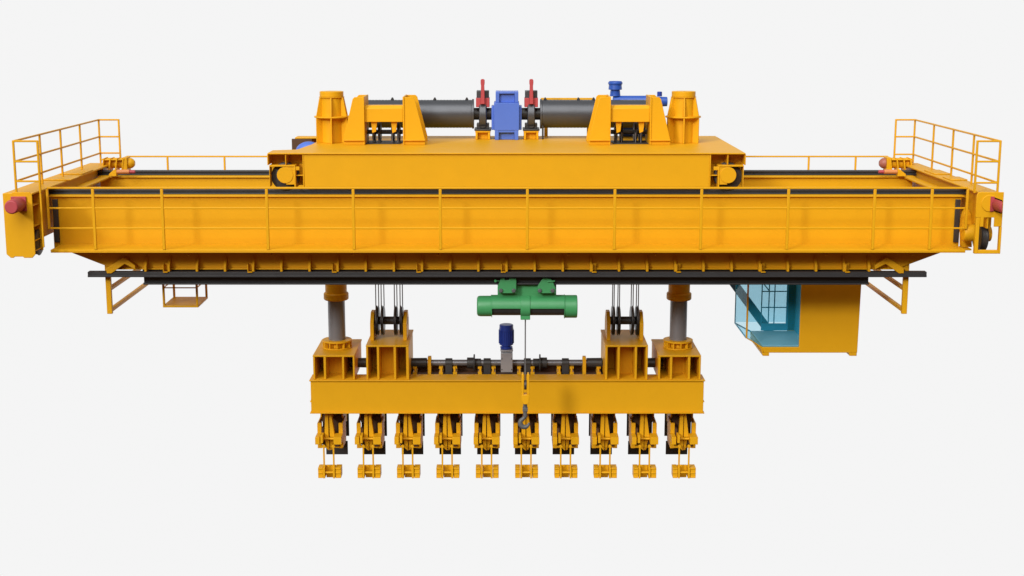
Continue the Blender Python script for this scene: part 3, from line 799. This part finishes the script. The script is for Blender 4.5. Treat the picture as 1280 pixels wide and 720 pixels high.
# ========================================================== ELECTRIC HOIST
YH = .30
hx = lambda p: aX(p, 380, YH - .25)
hz = lambda q: aZ(q, YH - .28)
eh = thing('electric_hoist', (hx(658), YH, aZ(383, YH)), 'green electric rope hoist hanging from the dark beam under the front girder', 'hoist')
zc = aZ(382.5, YH); R = .285
m = MB()
# upper shell: a half tube open at the bottom front
n = 28; A = []
pts = []
a0, a1 = math.radians(-158 + 180), math.radians(360 - 22)
def arc(r, f, t, k): return [(YH + r * math.cos(f + (t - f) * i / k), zc + r * math.sin(f + (t - f) * i / k)) for i in range(k + 1)]
f_, t_ = math.radians(183), math.radians(-12)
pts = arc(R, f_, t_, n) + arc(R - .02, t_, f_, n)
m.prism(pts, 'x', hx(613.5), hx(707))
body = build('hoist_body', m, GRN, eh, bevel=.004)
build('slot_rail', MB().bar((hx(616), YH - R + .006, hz(384.3)), (hx(705), YH - R + .006, hz(384.3)), .02, .03), GRN, body)
build('hoist_drum', MB().cyl((hx(615), YH, zc), (hx(706), YH, zc), R - .05, 36), DRK, eh)
build('bottom_bar', MB().bar((hx(615), YH + .2, zc - R + .05), (hx(706), YH + .2, zc - R + .05), .05, .05), GRN, body)
x0, x1 = hx(596), hx(615)
build('motor_housing', MB().lathe((x1, YH, zc), (x0, YH, zc), [(0, .29), (.012, .29), (.014, .262), (.30, .262), (.355, .25), (x1 - x0, .21)], 40), GRN, eh)
x0, x1 = hx(705.5), hx(722)
build('gear_housing', MB().lathe((x0, YH, zc - .01), (x1, YH, zc - .01), [(0, .31), (.014, .31), (.016, .29), (x1 - x0 - .02, .29), (x1 - x0, .275)], 40), GRN, eh)
x0, x1 = hx(650.8), hx(662.8)
m = MB().cyl((x0, YH, zc), (x1, YH, zc), R + .02, 36).box(x0, x1, YH - .22, YH + .22, hz(400.5), zc)
rgd = build('rope_guide', m, GRN, eh)
build('upper_body', MB().box(hx(622), hx(695.5), YH - .10, YH + .10, zc + R - .06, hz(357.5)), GRN, eh)
zb_ = aZ(356, .05)
m = MB().prism([(hx(622), hz(366.3)), (hx(645.3), hz(366.3)), (hx(645.3), hz(348)), (hx(636.5), hz(346.5)), (hx(636.5), hz(350)), (hx(631), hz(350)), (hx(631), hz(347)), (hx(626.5), hz(347)), (hx(622.5), hz(357))], 'y', -.02, .02)
p1 = build('trolley_plate', m, GRN, eh)
m = MB().prism([(hx(671.5), hz(366.3)), (hx(694.5), hz(366.3)), (hx(694.5), hz(361)), (hx(691), hz(352)), (hx(688), hz(348)), (hx(679), hz(346.8)), (hx(672), hz(357))], 'y', -.02, .02)
p2 = build('trolley_plate', m, GRN, eh)
for a, b in ((622, 645.3), (671.5, 694.5)):
    build('trolley_plate', MB().box(hx(a), hx(b), .58, .62, hz(366.3), hz(348)), GRN, eh)
    build('spacer', MB().box(hx(a), hx(b), .02, .58, hz(365.8), hz(359)), GRN, eh)
for p, par in ((626, p1), (642, p1), (674.5, p2), (690.5, p2)):
    build('bolt', MB().lathe((hx(p), -.02, hz(362.8)), (hx(p), -.06, hz(362.8)), [(0, .055), (.03, .055), (.04, .045)], 8), HOOK, par)
build('knob', MB().cyl((hx(619.5), -.05, hz(350.8)), (hx(619.5), .0, hz(350.8)), .035, 16).bar((hx(619.5), -.01, hz(350.8)), (hx(625), -.01, hz(351)), .02, .02), GRN, p1)
build('lever', MB().bar((hx(684), -.04, hz(351.5)), (hx(693.5), -.04, hz(350.8)), .03, .04), GRN, p2)
build('trolley_wheel', MB().cyl((hx(634), .03, zb_ + .11), (hx(634), .13, zb_ + .11), .06, 18), DRK, p1)
build('trolley_wheel', MB().cyl((hx(682), .03, zb_ + .11), (hx(682), .13, zb_ + .11), .06, 18), DRK, p2)
# rope and hook block
xr = aX(656.6, 430, YH)
zt = aZ(396, YH); zk = aZ(480, YH)
rp = build('hoist_rope', MB().cyl((xr, YH, zk), (xr, YH, zt), .017, 10), ROPE, None, bevel=0)
tag(rp, 'single grey rope between the green hoist and the yellow hook block', 'rope')
KX = lambda p: aX(p, 490, YH)
hb = thing('hook_block', (xr, YH, aZ(535, YH)), 'small yellow hook block with a dark hook dangling in front of the lifting beam', 'hook')
m = MB()
for a, b in ((652, 654.6), (658.8, 661.4)):
    m.box(KX(a), KX(b), YH - .11, YH + .11, aZ(492, YH), aZ(466.5, YH))
m.prism([(KX(652), aZ(492, YH)), (KX(661.4), aZ(492, YH)), (KX(661.2), aZ(502, YH)), (KX(658.5), aZ(504, YH)), (KX(654.5), aZ(504, YH)), (KX(652.2), aZ(500, YH))], 'y', YH - .13, YH + .11)
build('block_housing', m, YEL, hb)
build('block_sheave', MB().cyl((KX(655.2), YH, aZ(481, YH)), (KX(658.2), YH, aZ(481, YH)), .125, 28), DRK, hb)
zh = aZ(506, YH); xk = KX(656.5)
build('shank', MB().cyl((xk, YH, aZ(504.5, YH)), (xk, YH, aZ(521, YH)), .052, 18).box(xk - .065, xk + .065, YH - .07, YH + .07, aZ(514, YH), aZ(509, YH)), HOOK, hb)
cz = aZ(528.6, YH); cxk = aX(655.8, 528, YH)
path = [(xk + .02, YH, aZ(519, YH)), (xk + .0, YH, aZ(521, YH))]; rad = [.045, .045]
for i in range(15):
    a = math.radians(115 + i * 245 / 14)
    path.append((cxk + .112 * math.cos(a), YH, cz + .112 * math.sin(a)))
    rad.append(.052 + .014 * math.sin(math.pi * min(1, i / 11)) - (.026 * max(0, i - 10) / 4))
build('hook', MB().sweep(path, rad, 16), HOOK, hb, bevel=0)

# ================================================================== CLAMPS
KB = .02165                                    # metres per photo pixel near the clamps' front
def clamp_mesh_parts():
    """parts of one clamp; origin at beam underside, x centred on the clamp, y from the beam's front face"""
    P = []
    Z = lambda q: aZ(q, YL0 + .13) - ZLB       # z below the beam
    X = lambda p: (p - 608.8) * KB
    # rear hanger plate (dark)
    k = 1.0545
    XR = lambda p: (p - 609.3) * KB * k
    ZR_ = lambda q: (aZ(q, 4.0) - ZLB)
    m = MB()
    zt, za, zb, zl = -.003, ZR_(544), ZR_(550.3), ZR_(567)
    a = 15.6
    q0, q1 = ZR_(521.3), ZR_(524.2)
    c = 609.3
    m.prism([(XR(c - a), q1), (XR(c - 9.5), q1), (XR(c - 9.5), q0), (XR(c - 4), q0), (XR(c - 4), q1), (XR(c + 4), q1), (XR(c + 4), q0), (XR(c + 9.5), q0), (XR(c + 9.5), q1), (XR(c + a), q1), (XR(c + a), za), (XR(c + 8.5), za), (XR(c + 8.5), zb), (XR(c + 13.5), zb), (XR(c + 13.5), zl), (XR(c - 13.5), zl), (XR(c - 13.5), zb), (XR(c - 8.5), zb), (XR(c - 8.5), za), (XR(c - a), za)], 'y', 1.92, 1.96)
    m.box(XR(c - a), XR(c - 9.5), 1.92, 1.96, q1, zt).box(XR(c + 9.5), XR(c + a), 1.92, 1.96, q1, zt).box(XR(c - 9.5), XR(c + 9.5), 1.925, 1.955, q0, zt)
    P.append(('rear_plate', m, DRK, None))
    # side plates linking front and rear
    # central spine
    m = MB().box(-.05, .05, .45, 1.9, Z(531), -.003).box(-.09, .09, 1.0, 1.9, Z(545), Z(531) - .002)
    P.append(('spine', m, YEL, None))
    for s in (-1, 1):
        m = MB().prism([(.9, -.003), (1.9, -.003), (1.9, -.75), (1.3, -.62), (.9, -.35)], 'x', s * .29 - .02, s * .29 + .02)
        P.append(('side_web', m, YEL, None))
    m = MB().box(-.26, .26, .95, .99, Z(568), Z(530)).box(-.26, -.12, .96, .985, Z(530), Z(526)).box(.12, .26, .96, .985, Z(530), Z(526))
    P.append(('centre_plate', m, SHADE_BROWN, None))  # shadow under the beam put into the brown colour
    # outer cheeks
    for s in (-1, 1):
        x0, x1 = (X(592.5), X(597.8)) if s < 0 else (X(619.5), X(624.7))
        ZC_ = lambda q: Z(q) - .06
        m = MB().prism([(x0, ZC_(531.5)), (x1, ZC_(531.5)), (x1, ZC_(543.6)), (x1, ZC_(563)), (x0, ZC_(563)), (x0, ZC_(543.6))], 'y', .52, .60)
        m.box(x0 if s < 0 else x1 - .03, x0 + .03 if s < 0 else x1, .60, 1.3, ZC_(563), ZC_(531.5))
        P.append(('cheek', m, YEL, None))
        # bright lugs
        if s < 0: a_, b_, c_ = X(592), X(597.6), X(599)
        else: a_, b_, c_ = X(615), X(624.9), X(613.5)
        m = MB().box(a_, b_, .10, .516, Z(554.5) - .02, Z(545.5) - .02)
        P.append(('lug', m, YEL, None))
    m = MB().box(X(599), X(602), .05, .35, Z(553), Z(543.6))
    P.append(('inner_lug', m, YEL, None))
    # A-shaped arms
    zA, zB_ = -.003, Z(550)
    m = MB().prism([(X(604), zA), (X(607.6), zA), (X(607.6), zB_), (X(602.2), zB_)], 'y', .36, .54)
    m.prism([(X(602.6), Z(553)), (X(608), Z(553)), (X(608), Z(567)), (X(604.5), Z(564))], 'y', .38, .52)
    P.append(('clamp_arm', m, YEL, None))
    m = MB().prism([(X(608.6), zA), (X(610.5), zA), (X(615.2), zB_), (X(608.6), zB_)], 'y', .40, .58)
    m.prism([(X(608.9), Z(553)), (X(613.5), Z(553)), (X(611.5), Z(566)), (X(608.9), Z(567))], 'y', .42, .56)
    P.append(('clamp_arm', m, YEL, None))
    P.append(('pivot_pin', MB().cyl((X(600), .33, Z(551)), (X(617), .33, Z(551)), .034, 14), YEL, None))
    P.append(('gear_bracket', MB().box(X(601), X(618), .5, .9, Z(556), Z(551)).box(X(614), X(620), .45, 1.0, Z(562.5), Z(556.5)).box(X(598), X(601), .45, 1.0, Z(560), Z(540)), SHADE_BROWN, None))
    P.append(('lower_beam', MB().box(X(597), X(620), .5, .62, Z(565), Z(562.6)), YEL, None))
    # links and shoe
    for p in (602.2, 614.4):
        P.append(('link_rod', MB().box(X(p) - .022, X(p) + .022, .16, .2, Z(597.3), Z(557.5)).cyl((X(p), .15, Z(558.5)), (X(p), .21, Z(558.5)), .045, 14), YEL, None))
    m = MB()
    for a_, b_ in ((594.5, 600.6), (616.2, 623.4)):
        m.box(X(a_), X(b_), .135, .46, Z(597.3), Z(585))
        for q in (585.6, 591.2, 596.7): m.box(X(a_) + .003, X(b_) - .003, .118, .134, Z(q + .8), Z(q - .8))
    m.box(X(600.9), X(603.4), .09, .42, Z(597.5), Z(584.8)).box(X(613.4), X(615.9), .09, .42, Z(597.5), Z(584.8))
    m.box(X(603.5), X(613.3), .38, .44, Z(600.4), Z(585))
    P.append(('clamp_shoe', m, YEL, None))
    P.append(('shoe_pin', MB().cyl((X(602.5), .16, Z(591)), (X(614), .16, Z(591)), .03, 14), YEL, None))
    return P

labels = ['yellow slab clamp under the far left end of the lifting beam, first of ten',
          'second yellow slab clamp from the left, under the left edge of the pulley block',
          'third yellow slab clamp from the left, just right of the left pulley block',
          'fourth yellow slab clamp from the left, left of the blue motor',
          'fifth yellow slab clamp from the left, next on the left of the dark hook',
          'yellow slab clamp right behind the dark dangling hook, sixth from the left',
          'fourth yellow slab clamp from the right, next on the right of the dark hook',
          'third yellow slab clamp from the right, just left of the right pulley block',
          'second yellow slab clamp from the right, under the gap beside the right column base',
          'yellow slab clamp under the far right end of the lifting beam, last of ten']
xs = [aX(411.4 + 49.355 * k, 560, 2.2) for k in range(10)]
first = thing('slab_clamp', (xs[0], YL0, ZLB), labels[0], 'clamp', 'slab clamps under the lifting beam')
off = Vector((xs[0], YL0, ZLB))
protos = []
for nm, mb, mt, lab in clamp_mesh_parts():
    bmesh.ops.translate(mb.bm, verts=mb.bm.verts, vec=off)
    protos.append(build(nm, mb, mt, first, bevel=.006))
for k in range(1, 10):
    r = first.copy(); col.objects.link(r); r.location = (xs[k], YL0, ZLB); r['label'] = labels[k]
    for c in protos:
        d = c.copy(); col.objects.link(d); d.parent = r

# =================================================================== LIGHT
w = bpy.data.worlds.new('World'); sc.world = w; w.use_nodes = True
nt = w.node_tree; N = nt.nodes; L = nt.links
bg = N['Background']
# white backdrop, soft top light; dim warm fill added from front and below, unseen
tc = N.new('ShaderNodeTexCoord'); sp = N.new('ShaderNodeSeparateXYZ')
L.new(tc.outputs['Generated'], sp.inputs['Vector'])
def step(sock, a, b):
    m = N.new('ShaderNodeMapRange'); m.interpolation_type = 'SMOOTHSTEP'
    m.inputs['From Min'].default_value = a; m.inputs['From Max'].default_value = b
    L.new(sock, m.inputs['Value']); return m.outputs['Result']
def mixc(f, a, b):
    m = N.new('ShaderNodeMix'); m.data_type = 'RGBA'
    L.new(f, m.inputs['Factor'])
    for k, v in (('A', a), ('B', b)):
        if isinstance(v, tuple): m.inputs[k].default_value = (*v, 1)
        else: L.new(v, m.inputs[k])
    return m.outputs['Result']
WALL, TOP, FILL_FRONT, FILL_BELOW = (.912, .912, .912), (.36, .36, .36), (.125, .06, .027), (.10, .048, .018)
v = mixc(step(sp.outputs['Y'], -.1, .3), FILL_FRONT, WALL)
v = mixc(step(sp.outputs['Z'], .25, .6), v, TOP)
v = mixc(step(sp.outputs['Z'], -.42, -.54), v, FILL_BELOW)
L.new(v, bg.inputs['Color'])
sun = bpy.data.lights.new('key_light', 'SUN'); sun.energy = 1.4; sun.angle = math.radians(9); sun.color = (1, .98, .95)
so = bpy.data.objects.new('key_light', sun); col.objects.link(so)
so.location = (-10, -12, 18)
so.rotation_euler = Vector((.6, .88, -.46)).to_track_quat('-Z', 'Y').to_euler()
sb = bpy.data.lights.new('softbox_light', 'SUN'); sb.energy = 2.85; sb.angle = math.radians(60); sb.color = (1, .99, .97)
so2 = bpy.data.objects.new('softbox_light', sb); col.objects.link(so2)
so2.location = (-6, -25, 30)
so2.rotation_euler = Vector((.2, .68, -.74)).to_track_quat('-Z', 'Y').to_euler()
sc.view_settings.view_transform = 'Standard'; sc.view_settings.look = 'None'
sc.view_settings.exposure = 0; sc.view_settings.gamma = 1
